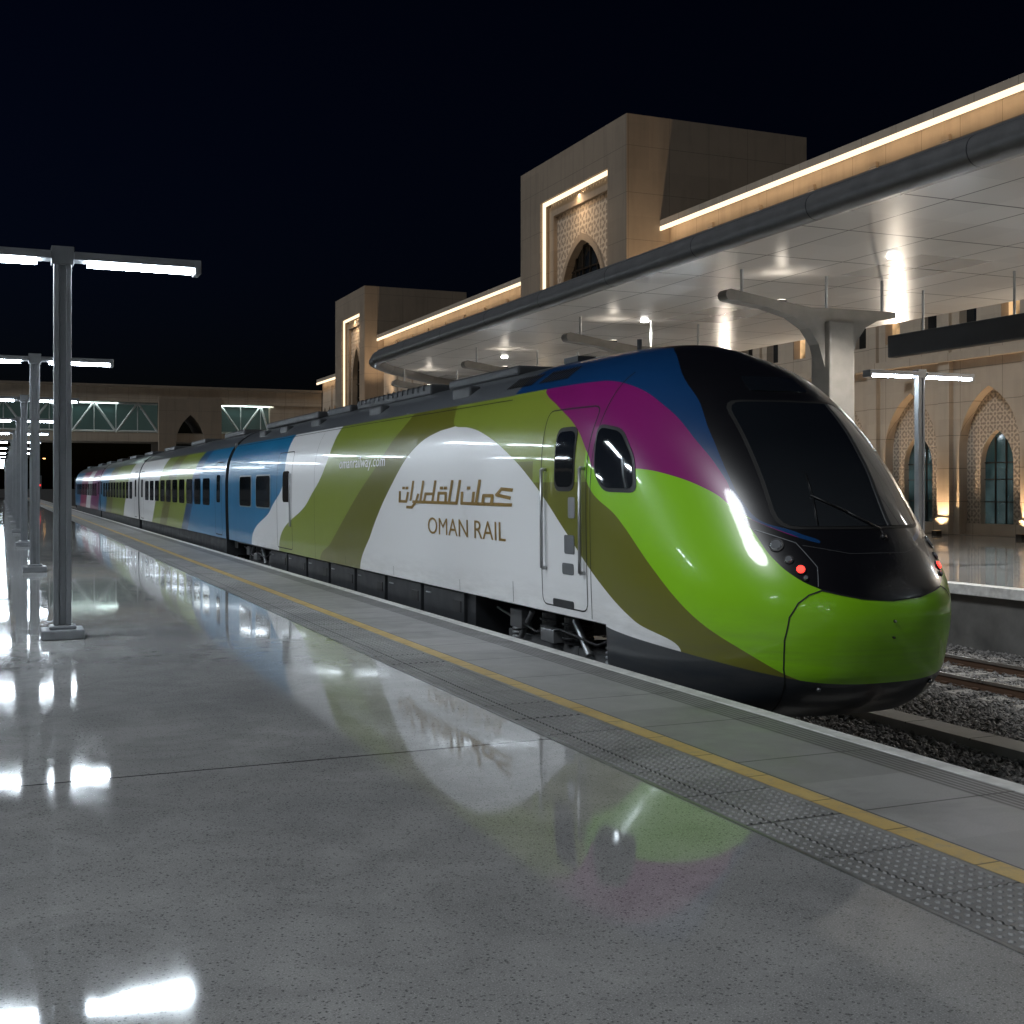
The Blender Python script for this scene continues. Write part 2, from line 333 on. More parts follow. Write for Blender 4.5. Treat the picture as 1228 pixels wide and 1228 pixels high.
def lead_paint():
    t=NT('livery_lead_car'); x,y,z=t.pos(); ax=t.math('ABSOLUTE',t.math('SUBTRACT',x,XC))
    zr=(-.4,3.4)
    def gz(pts):
        ys=[q[0] for q in pts]; yr=(min(ys)-.01,max(ys)+.01)
        return t.curve(z,[(q[1],q[0]) for q in pts],zr,yr)
    def gy(pts,xr):
        zs=[q[1] for q in pts]; return t.curve(y,pts,xr,(min(zs)-.01,max(zs)+.01))
    LT=lambda a,b:t.math('LESS_THAN',a,b); GT=lambda a,b:t.math('GREATER_THAN',a,b); AND=lambda a,b:t.math('MULTIPLY',a,b); OR=lambda a,b:t.math('MAXIMUM',a,b)
    olive=(.235,.30,.035); dol=(.145,.150,.016); white=(.82,.83,.84); lime=(.26,.60,.012); purple=(.23,.010,.14); navy=(.006,.045,.145); blue=(.012,.18,.38)
    col=olive
    dk=gz([(22.45,.3),(21.6,.7),(19.96,1.49),(18.04,2.41),(17.53,2.87)])
    col=t.mix(LT(y,dk),olive,dol)
    aR=gz([(9.53,.2),(10.19,.43),(10.85,.74),(11.6,1.21),(12.47,1.75),(13.23,2.1),(14.15,2.38),(14.8,2.49),(15.3,2.53),(15.5,2.7),(16,3.3)])
    aL=gz([(19.72,.23),(18.98,.96),(17.82,1.76),(16.74,2.31),(15.78,2.50),(15.3,2.53),(15.1,2.7),(14.8,3.3)])
    col=t.mix(LT(y,t.math('ADD',aR,.01)),col,olive)
    col=t.mix(AND(LT(y,11.13),GT(z,0)),col,dol)
    col=t.mix(AND(LT(y,aR),LT(z,2.0)),col,dol)
    col=t.mix(AND(AND(LT(y,12.5),GT(y,11.13)),GT(z,1.76)),col,olive)
    col=t.mix(AND(GT(y,aR),LT(y,aL)),col,white)
    lm=gz([(11.2,1.9),(11.11,1.74),(10.51,1.41),(9.91,.96),(9.34,.54),(8.8,.23),(8.52,.03),(8.3,-.1)])
    col=t.mix(LT(y,lm),col,lime)
    lo=gy([(8.6,1.25),(9.13,1.47),(9.48,1.68),(9.94,1.83),(10.3,1.885),(10.98,1.89),(11.14,2.04),(11.53,2.36),(12.1,2.6),(12.65,2.79),(13.0,3.0)],(8,14))
    up=gy([(8.3,1.08),(8.75,1.29),(9.13,1.475),(9.39,1.78),(9.79,2.13),(10.33,2.5),(10.92,2.75),(11.37,2.83),(13,2.84)],(8,14))
    col=t.mix(AND(GT(z,lo),LT(y,13.0)),col,purple)
    col=t.mix(AND(GT(z,up),LT(y,13.65)),col,navy)
    gw=gz([(26.1,.31),(23.28,1.46),(21.82,2.31),(21.7,2.8)]); gb=gz([(29.2,.3),(26.83,1.24),(25.45,2.14),(25.5,2.77)])
    col=t.mix(GT(y,gw),col,white); col=t.mix(GT(y,gb),col,blue)
    n=t.noise(t.co,2.,4)
    col=t.mix(AND(GT(z,2.83),GT(y,13.65)),col,(.11,.12,.13))
    B=gz([(11.9,3.3),(11.29,3.2),(10.21,2.64),(9.74,2.21),(9.45,1.89),(9.15,1.55),(9.0,1.42),(8.72,1.3),(8.6,1.2)])
    m=t.curve(ax,[(0.,.735),(.22,.745),(.52,.80),(.67,.85),(.8,.94),(.9,1.10),(.95,1.35),(1.05,1.6)],(0,1.2),(.7,1.7))
    zl=t.math('ADD',t.math('MULTIPLY',t.math('SUBTRACT',y,9.16),.45),1.47)
    bm=AND(GT(z,m),OR(AND(LT(y,B),LT(y,12)),AND(LT(z,zl),LT(y,9.15))))
    bm=AND(bm,OR(LT(ax,1.0),GT(z,1.5)))
    col=t.mix(bm,col,(.006,.006,.008))
    hs=gy([(8.2,-.03),(8.42,.02),(8.76,.10),(9.44,.2),(10.61,.3),(11,.34)],(8,12))
    sk=AND(LT(z,hs),LT(y,10.9)); col=t.mix(sk,col,(.03,.036,.044))
    gr=t.math('MULTIPLY',t.rng(z,.3,.75,.32,0.),t.rng(t.noise(t.comb(t.math('MULTIPLY',y,.5),0.,t.math('MULTIPLY',z,3.)),3.,5,.7),.35,.7,0.,1.))
    col=t.mix(gr,col,(.10,.09,.08))
    t.P(col=col,rough=t.math('ADD',.26,t.math('MULTIPLY',n,.06)),coat=.45,coatr=.05)
    t.bump(t.noise(t.comb(t.math('MULTIPLY',x,.6),y,t.math('MULTIPLY',z,1.6)),1.1,2,.4),.11,.012)
    return t.m
paint=lead_paint()
def car_paint():
    t=NT('livery_trailing_cars'); x,y,z=t.pos()
    yy=t.math('ADD',y,t.math('MULTIPLY',t.math('SUBTRACT',z,1.5),1.6))
    r=t.n.new('ShaderNodeValToRGB'); r.color_ramp.interpolation='CONSTANT'
    st=[(32,(.012,.18,.38)),(38,(.01,.06,.15)),(39.5,(.235,.30,.035)),(43.5,(.145,.15,.016)),(45.5,(.235,.30,.035)),(48,(.80,.81,.82)),(60,(.235,.30,.035)),(67,(.15,.15,.022)),(71,(.018,.17,.33)),(76.8,(.2,.012,.13)),(84,(.74,.75,.76)),(88,(.3,.01,.09)),(95,(.02,.15,.3))]
    e=r.color_ramp.elements
    while len(e)<len(st): e.new(.5)
    for i,(a,c) in enumerate(st): e[i].position=(a-32)/72; e[i].color=(*c,1)
    t.set(r,0,t.rng(yy,32,104,0.,1.))
    c=t.mix(t.math('GREATER_THAN',z,2.8),r.outputs[0],(.11,.12,.13))
    t.P(col=c,rough=.3,coat=.4,coatr=.08); return t.m
cpaint=car_paint()

def body_levels(zb):
    z=list(np.linspace(zb,1.55,max(4,int((1.55-zb)/.09))))
    for i in range(1,27):
        ph=i/26*math.pi/2; z.append(1.6+1.7*(math.sin(ph))**(2/3.2))
    out=[z[0]]
    for v in z[1:]:
        if v-out[-1]>.18:
            k=int((v-out[-1])/.12)+1
            b=out[-1]
            for q in range(1,k): out.append(b+(v-b)*q/k)
        out.append(v)
    return out
def lofted(zs,yend,name,mat,extra=None):
    rows=[]
    for z in zs:
        r=[]
        for i in range(41):
            u=math.sin(i/40*math.pi/2); u=min(u,1)
            w=W(z); y=Y0(z)+L(z)*(1-math.sqrt(max(0,1-u**A(z)))); r.append((w*u,y))
        yb=r[-1][1]
        for y in extra: 
            r.append((W(z),yb+(yend-yb)*y))
        rows.append((z,r))
    m=MB(); n=len(rows[0][1])
    for sgn in(-1,1):
        for (z0,a),(z1,b) in zip(rows[:-1],rows[1:]):
            for i in range(n-1):
                q=[(XC+sgn*a[i][0],a[i][1],z0),(XC+sgn*a[i+1][0],a[i+1][1],z0),(XC+sgn*b[i+1][0],b[i+1][1],z1),(XC+sgn*b[i][0],b[i][1],z1)]
                m.face(q,mat)
    return m.build(name,train,smooth=True,merge=True)
lofted(body_levels(.34),32.3,'lead_car_body',paint,[.05,.12,.2,.3,.4,.5,.6,.7,.8,.9,.97,1.])
lofted(list(np.linspace(-.33,.34,12)),10.75,'nose_skirt',paint,[.5,1.])
def section(zb=.34):
    pts=[(W(z),z) for z in body_levels(zb)]
    return [(XC-w,z) for w,z in pts]+[(XC+w,z) for w,z in reversed(pts[:-1])]
sec=section()
def ring_face(m,y,mat,flip=False): m.face([(x,y,z) for x,z in (reversed(sec) if flip else sec)],mat)
m=MB(); ring_face(m,32.3,dark); m.build('lead_car_end_wall',train)
cars=[(32.75,54.4),(54.85,76.5),(76.95,102.5)]
for a,b in cars:
    m=MB(); ys=np.linspace(a,b,14)
    for y0,y1 in zip(ys[:-1],ys[1:]):
        for i in range(len(sec)-1):
            (x0,z0),(x1,z1)=sec[i],sec[i+1]; m.face([(x0,y0,z0),(x1,y0,z1),(x1,y1,z1),(x0,y1,z0)],cpaint)
    m.build('car_body',train,smooth=True,merge=True)
    m=MB(); ring_face(m,a,dark); ring_face(m,b,dark,True); m.box(XC-1.42,XC+1.42,a+.3,b-.3,-.12,.36,dark); m.build('car_ends_and_skirt',train)
    m=MB()
    for q in (a+3,a+10,b-4): m.box(XC-.75,XC+.75,q-1.6,q+1.6,3.18,3.345,roofdark)
    m.build('roof_units',train,bevel=.04)
m=MB()
for a in (32.3,54.4,76.5): m.box(XC-1.25,XC+1.25,a-.02,a+.47,.1,2.9,rubber)
m.build('gangway_bellows',train)

def patch(name,fn,outline,center,off,mat,rings=5,rim=True,parent=train):
    m=MB(); n=len(outline); cu,cv=center
    grid=[]
    for r in range(rings+1):
        k=r/rings; grid.append([fn(cu+(a-cu)*k,cv+(b-cv)*k,off) for a,b in outline])
    c=fn(cu,cv,off)
    for i in range(n): m.face([c,grid[1][i],grid[1][(i+1)%n]],mat)
    for r in range(1,rings):
        for i in range(n):
            j=(i+1)%n; m.face([grid[r][i],grid[r+1][i],grid[r+1][j],grid[r][j]],mat)
    if rim:
        lo=[fn(a,b,-.004) for a,b in outline]
        for i in range(n): j=(i+1)%n; m.face([grid[-1][i],lo[i],lo[j],grid[-1][j]],mat)
    return m.build(name,parent,smooth=True,merge=True,auto=.6)
def rrect(pts,r=.06,n=4):
    out=[]; N=len(pts)
    for i in range(N):
        p=Vector(pts[i]); a=Vector(pts[i-1]); b=Vector(pts[(i+1)%N])
        da=(a-p); db=(b-p); ra=min(r,da.length*.45); rb=min(r,db.length*.45)
        s=p+da.normalized()*ra; e=p+db.normalized()*rb
        for k in range(n+1):
            t=k/n; q=s*(1-t)**2+p*2*t*(1-t)+e*t*t; out.append((q.x,q.y))
    return out
def dens(o,step=.08):
    out=[]
    for i in range(len(o)):
        a=Vector(o[i]); b=Vector(o[(i+1)%len(o)]); k=max(1,int((b-a).length/step))
        for q in range(k): v=a.lerp(b,q/k); out.append((v.x,v.y))
    return out
def rect(y0,y1,z0,z1): return [(y0,z0),(y1,z0),(y1,z1),(y0,z1)]
wing_glass=glassmat('train_window_glass',(.012,.018,.024)); 
t=NT('windscreen_glass'); x,y,z=t.pos()
cabin_glass=t.P(col=t.mix(t.rng(z,1.35,2.2,0.,1.),(.024,.027,.030),(.009,.011,.014)),rough=.05,spec=.9,coat=1.,coatr=.02)
def scale_o(o,c,k): return [(c[0]+(a-c[0])*k,c[1]+(b-c[1])*k) for a,b in o]
for sg in(-1,1):
    fn=lambda a,b,o,sg=sg: side_off(a,b,o,sg)
    cw=[(11.04,2.32),(10.68,2.26),(10.42,2.0),(10.3,1.69),(10.78,1.70),(10.96,1.86)]
    c=(10.74,2.0); o1=dens(rrect(cw,.1),.06)
    patch('cab_side_window_frame',fn,scale_o(o1,c,1.13),c,.006,black)
    patch('cab_side_window',fn,o1,c,.014,cabin_glass)
    dw=dens(rrect(rect(11.45,11.88,1.71,2.30),.12),.08); c=(11.66,2.0)
    patch('cab_door_window_frame',fn,scale_o(dw,c,1.16),c,.006,rubber); patch('cab_door_window',fn,dw,c,.012,cabin_glass)
    for nm,(a,b,cc,d),mt in (('door_handle_panel',(11.40,11.56,1.38,1.60),steel),('door_lock_panel',(11.42,11.66,1.0,1.2),grey_roof),('door_step_grille',(11.47,11.98,.42,.50),dark),('door_low_panel',(11.45,11.72,.78,.9),grey_roof)):
        patch(nm,fn,dens(rrect(rect(a,b,cc,d),.03),.1),((a+b)/2,(cc+d)/2),.008,mt,2)
    m=MB()
    for yy,zt in((12.14,1.9),(11.19,1.9)):
        a=fn(yy,.82,0);b=fn(yy,.82,.06);c2=fn(yy,zt,.06);d=fn(yy,zt,0)
        m.tube([a,b,c2,d],.02,steel)
    m.build('cab_door_handrails',train,smooth=True)
def ribbon(m,pts,fn,w,off,mat):
    P=[fn(a,b,off) for a,b in pts]
    nn=[]
    for i,(a,b) in enumerate(pts):
        n=(fn(a,b,off+.02)-P[i]).normalized(); t=(P[min(i+1,len(P)-1)]-P[max(i-1,0)]).normalized(); nn.append(n.cross(t).normalized()*w/2)
    for i in range(len(P)-1): m.face([P[i]-nn[i],P[i+1]-nn[i+1],P[i+1]+nn[i+1],P[i]+nn[i]],mat)
def line(pts,step=.06):
    out=[]; q=pts
    for a,b in zip(q[:-1],q[1:]):
        a=Vector(a);b=Vector(b);k=max(1,int((b-a).length/step))
        for i in range(k): v=a.lerp(b,i/k); out.append((v.x,v.y))
    out.append(tuple(q[-1])); return out
m=MB()
for sg in(-1,1):
    fn=lambda a,b,o,sg=sg: side_off(a,b,o,sg)
    ribbon(m,line(rrect(rect(11.14,12.26,.42,2.55),.12)+[(11.14,.54)]),fn,.016,.003,rubber)
    ribbon(m,line([(11.05,.36),(11.05,2.9)]),fn,.012,.003,rubber)
    ribbon(m,line([(13.6,2.77),(20,2.79),(32.2,2.79)],.4),fn,.012,.003,rubber)
    ribbon(m,line([(13.1,.36),(13.1,.6)]),fn,.01,.003,rubber)
    ribbon(m,line([(22.8,.36),(22.8,2.75)]),fn,.010,.003,rubber)
    ribbon(m,line(rrect(rect(24.75,26.2,.42,2.45),.1)+[(24.75,.52)]),fn,.022,.003,rubber)
    for q in (14.9,17.8,20.6): ribbon(m,line([(q,.36),(q,.5)]),fn,.01,.003,rubber)
fn=front_off
hp=[(0.,.735),(-.3,.755),(-.52,.80),(-.64,.83),(-.74,.79),(-.82,.72),(-.88,.6),(-.90,.4),(-.88,.15),(-.84,-.02),(-.78,-.3)]
ribbon(m,line(hp,.03),fn,.013,.003,rubber); ribbon(m,line([(-a,b) for a,b in hp],.03),fn,.013,.003,rubber)
m.build('panel_seams',train)
def wind_fn(a,b,o): return front_off(a,b,o)
gl=[(-.76,1.36),(.76,1.36),(.64,2.52),(-.64,2.52)]
o1=dens(rrect(gl,.14),.06); c=(0,1.95)
patch('windscreen_surround',wind_fn,scale_o(o1,c,1.04),c,.004,rubber,8); patch('windscreen',wind_fn,o1,c,.009,cabin_glass,10)
patch('destination_display',wind_fn,dens(rrect([(-.34,2.64),(.34,2.64),(.3,2.8),(-.3,2.8)],.03),.06),(0,2.72),.01,cabin_glass,4)
m=MB()
x0,x1,z1=.12,-.42,1.62
m.tube([front_off(x0,1.26,.02),front_off(x0,1.32,.03),front_off((x0+x1)/2,(1.32+z1)/2,.03),front_off(x1,z1,.026)],.008,black,6)
m.tube([front_off(x1-.05,z1-.25,.018),front_off(x1+.02,z1,.02),front_off(x1+.06,z1+.2,.018)],.006,black,6)
m.cyl(front_off(x0,1.26,-.01),front_off(x0,1.26,.035),.026,black)
m.build('wiper',train,smooth=True)
redl=emis('tail_lamp_red',(1.,.03,.02),4.); clear=NT('headlamp_lens').P(col=(.45,.47,.5),rough=.05,metal=.6,coat=1.)
m=MB()
def disc(x,z,r,mat,off=.012,n=20):
    fnn=front_off; P=fnn(x,z,off); nn=(fnn(x,z,off+.05)-P).normalized(); m.cyl(P-nn*.02,P,r*1.25,black,n); m.cyl(P,P+nn*.012,r,mat,n,r1=r*.8)
for s in(-1,1):
    disc(s*.84,1.2,.052,clear); disc(s*.80,1.08,.032,clear); disc(s*.745,1.0,.036,redl); disc(s*.73,.93,.02,clear)
m.build('head_and_tail_lamps',train,smooth=True,auto=.5)
m=MB()
for s in(-1,1):
    ribbon(m,line([(s*.93,1.33),(s*.70,1.22),(s*.62,1.02),(s*.66,.86)],.03),front_off,.008,.005,grey_roof)
ribbon(m,line([(-.66,1.2),(-.3,1.13),(.3,1.13),(.66,1.2)],.04),front_off,.006,.005,roofdark)
m.build('mask_trim',train)
m=MB()
disc(0,.56,.010,steel); disc(0.,.42,.008,black)
for s in (-1,1): disc(s*.6,-.02,.02,grey_roof)
m.build('nose_details',train)

for sg in(-1,1):
    fn=lambda a,b,o,sg=sg: side_off(a,b,o,sg)
    patch('passenger_door_window',fn,dens(rrect(rect(25.0,25.6,1.4,2.05),.1),.15),(25.3,1.7),.01,wing_glass,3)
    patch('door_grab_bar',fn,dens(rrect(rect(24.85,24.93,.9,2.0),.02),.15),(24.89,1.45),.03,steel,2)
    for a,b in((26.95,28.5),(29.15,30.6)):
        o1=dens(rrect(rect(a,b,1.26,1.97),.12),.2); c=((a+b)/2,1.6)
        patch('window_frame',fn,scale_o(o1,c,1.09),c,.005,steel,3); patch('window',fn,o1,c,.012,wing_glass,3)
    fn0=lambda a,b,o,sg=sg: Vector((XC+sg*(W(b)+o),a,b))
    for ca,cb in cars:
        q=ca+2.6
        for yy in (ca+1.1,cb-1.1):
            m=MB(); ribbon(m,line(rrect(rect(yy-.55,yy+.55,.42,2.4),.1)+[(yy-.55,.55)],.3),fn0,.03,.004,rubber); m.build('door_seam',train)
            patch('car_door_window',fn0,dens(rrect(rect(yy-.28,yy+.28,1.3,2.05),.1),.3),(yy,1.7),.01,wing_glass,2)
        while q+1.3<cb-2.2:
            o1=dens(rrect(rect(q,q+1.25,1.2,1.98),.14),.3); patch('car_window',fn0,o1,(q+.62,1.6),.01,wing_glass,2); q+=1.72
m=MB()
m.box(XC-.7,XC+.7,14.8,17.5,3.2,3.335,roofdark); m.box(XC-.75,XC+.75,18.2,22.5,3.18,3.35,roofdark); m.box(XC-.7,XC+.7,23.2,25,3.2,3.34,roofdark); m.box(XC-.75,XC+.75,25.6,31,3.2,3.35,roofdark)
for i in range(14): m.box(XC-.77,XC+.77,18.5+i*.28,18.58+i*.28,3.25,3.36,dark)
for q in (15.5,19.7,24,27,29.4): m.box(XC-1.12,XC-.95,q,q+.7,2.9,3.1,roofdark)
m.build('roof_equipment',train,bevel=.03)
m=MB()
for k in range(2):
    for i in range(9):
        y0=12.35+k*1.0+i*.09
        z0,z1=2.93,3.08
        a=side_off(y0,z0,.012);b=side_off(y0+.05,z0,.012);c2=side_off(y0+.05,z1,.012);d=side_off(y0,z1,.012)
        m.face([a,b,c2,d],rubber)
m.build('roof_grilles',train)
m=MB(); m.cyl((XC-.3,12.2,3.28),(XC-.3,12.2,3.40),.03,dark); m.box(XC-.45,XC-.2,13.5,13.9,3.27,3.34,dark); m.cyl((XC+.2,13.0,3.28),(XC+.2,13.0,3.38),.06,steel)
m.build('roof_antennas',train)
m=MB()
m.box(XC-1.38,XC+1.38,14.6,27.4,-.3,.345,dark)
for i in range(7):
    y=14.9+i*1.78; m.box(XC-1.43,XC-1.37,y,y+1.62,-.16,.31,dark)
    m.box(XC-1.44,XC-1.425,y+.1,y+.4,.05,.2,black); m.cyl((XC-1.44,y+1.3,.22),(XC-1.44,y+1.5,.22),.012,steel,6)
m.box(XC-1.2,XC+1.2,10.7,14.6,.26,.345,dark); m.box(XC-1.3,XC+1.3,27.4,32.2,.26,.345,dark)
m.build('underframe_boxes',train,bevel=.02)
bog=simple('bogie_paint',(.09,.092,.095),.5,.2)
def bogie(yc):
    m=MB()
    for s in(-1,1):
        x=XC+s*1.08
        m.box(x-.09,x+.09,yc-1.5,yc+1.5,-.28,-.06,bog); m.box(x-.1,x+.1,yc-.5,yc+.5,-.4,-.05,bog)
        for q in(-1.25,1.25):
            m.cyl((XC+s*.70,yc+q,-.48),(XC+s*.78,yc+q,-.48),.46,railm,28); m.cyl((XC+s*.78,yc+q,-.48),(XC+s*.80,yc+q,-.48),.30,rust,24)
            m.box(x-.12,x+.16,yc+q-.16,yc+q+.16,-.62,-.3,bog); m.cyl((x+s*.17,yc+q,-.46),(x+s*.2,yc+q,-.46),.11,steel,14)
            for k in range(6): m.cyl((x+s*.04,yc+q,-.24+k*.05),(x+s*.04,yc+q,-.215+k*.05),.10,steel,12)
        for q in(-.3,.3):
            m.cyl((x,yc+q,-.05),(x,yc+q,.26),.16,black,16)
            for k in range(3): m.cyl((x,yc+q,.0+k*.08),(x,yc+q,.03+k*.08),.185,black,16)
        m.cyl((x+s*.16,yc-.9,-.1),(x+s*.16,yc-.55,.25),.04,steel,8); m.cyl((x+s*.16,yc+.95,-.1),(x+s*.16,yc+.6,.24),.035,steel,8)
        m.tube([(x+s*.2,yc-1.7,.2),(x+s*.22,yc-1.2,.05),(x+s*.22,yc-.3,.12),(x+s*.2,yc+.4,.02),(x+s*.2,yc+1.6,.2)],.018,black,6)
        m.box(x+s*.1,x+s*.24,yc-.15,yc+.2,-.05,.1,steel); m.box(x+s*.1,x+s*.24,yc+.75,yc+1.1,0.02,.24,bog)
        m.box(x+s*.05,x+s*.2,yc-1.75,yc-1.45,-.1,.22,bog)
    m.cyl((XC-.75,yc-1.25,-.48),(XC+.75,yc-1.25,-.48),.08,dark); m.cyl((XC-.75,yc+1.25,-.48),(XC+.75,yc+1.25,-.48),.08,dark)
    m.box(XC-1,XC+1,yc-.3,yc+.3,-.35,-.1,dark)
    m.build('bogie',train,bevel=.008)
for yc in(12.5,29.6,36,51.2,58,73.4,80): bogie(yc)
gold=simple('gold_lettering',(.27,.165,.03),.4,.25); whitepaint=simple('white_lettering',(.92,.92,.92),.6)
def lettering(txt,ya,yb,z0,z1,mat,off=.006,bold=0.):
    cu=D.curves.new('tmp','FONT'); cu.body=txt; cu.size=1; cu.offset=bold; cu.resolution_u=4
    ob=D.objects.new('tmp',cu); scene.collection.objects.link(ob); dg=bpy.context.evaluated_depsgraph_get(); dg.update()
    me=D.meshes.new_from_object(ob.evaluated_get(dg)); D.objects.remove(ob)
    co=np.zeros(len(me.vertices)*3); me.vertices.foreach_get('co',co); co=co.reshape(-1,3)
    u0,u1=co[:,0].min(),co[:,0].max(); v0,v1=co[:,1].min(),co[:,1].max()
    for v in me.vertices:
        Yv=ya+(yb-ya)*(v.co.x-u0)/(u1-u0); zv=z0+(z1-z0)*(v.co.y-v0)/(v1-v0); v.co=side_off(Yv,zv,off)
    me.materials.append(mat); o=D.objects.new('lettering',me); scene.collection.objects.link(o); o.parent=train
lettering('OMAN RAIL',16.12,13.28,1.06,1.29,gold,.006,.0); lettering('omanrailway.com',20.95,18.2,1.98,2.22,whitepaint,.012,.006)
def arabic():
    m=MB()
    def mp(u,v):
        u=u+v*.12; return 17.49+(u-478)*(13.12-17.49)/135, 1.475+v*.0117
    def stroke(pts,w=3.2,wv=3.4):
        for (a,b),(c,d) in zip(pts[:-1],pts[1:]):
            L_=math.hypot(c-a,d-b); tx,ty=(c-a)/L_,(d-b)/L_; nx,ny=-ty*w*.45,tx*wv*.5
            e=1.0
            a1,b1,c1,d1=a-tx*e,b-ty*e,c+tx*e,d+ty*e
            q=[(a1+nx,b1+ny),(c1+nx,d1+ny),(c1-nx,d1-ny),(a1-nx,b1-ny)]
            m.face([side_off(*mp(*k),.006+.0004*len(m.f)%.003) for k in q],gold)
    S_=[[(613,2),(562,2)],[(612,17),(602,18),(598,12),(611,9)],[(594,2),(594,11),(585,11),(585,2)],[(578,2),(579,27)],
        [(574,14),(574,2)],[(562,2),(561,14)],[(557,27),(556,2),(500,2)],[(548,27),(547,2)],[(543,2),(542,13),(533,13),(533,2)],
        [(527,27),(526,2)],[(526,12),(516,12),(515,2)],[(511,27),(510,2)],[(506,11),(504,2),(499,-5),(492,-5)],[(497,27),(496,4)],
        [(491,13),(490,2),(480,2),(479,14)],[(567,19),(569,19)],[(535,19),(537,19)],[(540,19),(542,19)],[(483,19),(485,19)],[(488,19),(490,19)]]
    for s in S_: stroke(s)
    m.build('arabic_lettering',train)
arabic()

# ---------------------------------------------------------------- platform lamps
def platform_lamp(x,y,z=0.):
    e=empty('platform_lamp'); e.location=(x,y,z)
    m=MB(); m.box(-.23,.23,-.23,.23,0,.11,lamp_grey); m.box(-.15,.15,-.15,.15,.11,.15,lamp_grey); m.build('base',e,bevel=.02)
    m=MB(); m.box(-.095,-.035,-.07,.07,.15,4.38,lamp_grey); m.box(.035,.095,-.07,.07,.15,4.38,lamp_grey); m.box(-.036,.036,-.05,.05,.15,4.36,lamp_grey)
    m.box(-.12,.12,-.1,.1,4.22,4.42,lamp_grey); m.build('post',e,bevel=.008)
    m=MB()
    for s in(-1,1): m.box(s*.12,s*1.52,-.13,.13,4.27,4.36,lamp_grey); m.box(s*1.45,s*1.521,-.132,.132,4.20,4.362,lamp_grey)
    m.build('arms',e,bevel=.01)
    m=MB()
    for s in(-1,1): m.box(s*.27,s*1.43,-.10,.10,4.225,4.268,tube_on)
    m.build('tubes',e)
for i in range(14): platform_lamp(.65,14.6+11.8*i)
for y in(-9.,-20.8): platform_lamp(.65,y)  # unseen, behind the camera; added to light the nose and near floor
for y in(-7.,2.8,14.6,26.4,38.2): platform_lamp(-5.6,y)  # unseen second row, added to brighten the near floor and train side
for y in(-1.6,10.2,22.,33.8,45.6,69.2): platform_lamp(19.5,y)  # far platform row; the near out-of-view ones are added to light the canopy

# ---------------------------------------------------------------- canopy
can=empty('platform_canopy')
t=NT('canopy_soffit_panels'); x,y,z=t.pos()
fx=t.math('ABSOLUTE',t.math('SUBTRACT',t.math('FRACT',t.math('DIVIDE',t.math('SUBTRACT',x,14.5),2.2)),.5)); fy=t.math('ABSOLUTE',t.math('SUBTRACT',t.math('FRACT',t.math('DIVIDE',y,3.)),.5))
sm_=t.math('MAXIMUM',t.math('GREATER_THAN',fx,.5-.018/2.2),t.math('GREATER_THAN',fy,.5-.026/3.))
cell=t.n.new('ShaderNodeTexWhiteNoise'); cell.noise_dimensions='2D'; t.set(cell,'Vector',t.comb(t.math('FLOOR',t.math('ADD',t.math('DIVIDE',t.math('SUBTRACT',x,14.5),2.2),.5)),t.math('FLOOR',t.math('ADD',t.math('DIVIDE',y,3.),.5)),0.))
c=t.mix(cell.outputs[0],(.60,.59,.575),(.74,.73,.71)); c=t.mix(sm_,c,(.03,.03,.03))
t.P(col=c,rough=t.math('ADD',.27,t.math('MULTIPLY',cell.outputs[0],.08)),metal=.2); t.bump(t.math('ADD',t.noise(t.co,.9,2),t.math('MULTIPLY',sm_,-.5)),.2,.03); soffit=t.m
fascia=simple('canopy_fascia',(.17,.172,.175),.35,.4)
plan=[(14.5,-6),(14.5,48.6),(14.9,50.4),(16.2,52.6),(19.5,56.6),(23.5,60.5),(27.5,62.5),(27.5,-6)]
m=MB(); m.face([(x,y,7.2) for x,y in plan],soffit); m.build('soffit',can)
m=MB(); m.prism(plan,lambda p:(p[0],p[1],7.21),lambda p:(p[0],p[1],7.45),fascia); m.build('roof_slab',can)
m=MB()
edge=plan[:7]
for a,b in zip(edge[:-1],edge[1:]):
    L_=math.dist(a,b); k=max(1,int(L_/4))
    for i in range(k):
        p0=(a[0]+(b[0]-a[0])*i/k,a[1]+(b[1]-a[1])*i/k,7.12); p1=(a[0]+(b[0]-a[0])*(i+1)/k,a[1]+(b[1]-a[1])*(i+1)/k,7.12)
        m.cyl(p0,p1,.26,fascia,20)
        if i>0: 
            d=(Vector(p1)-Vector(p0)).normalized(); m.cyl(Vector(p0)-d*.012,Vector(p0)+d*.012,.263,dark,20)
m.build('rounded_gutter',can,smooth=True,auto=.6)
colm=simple('column_cladding',(.22,.205,.185),.5,.1)
fill_lens=emis('fill_spot_lens',(1,.9,.75),6)
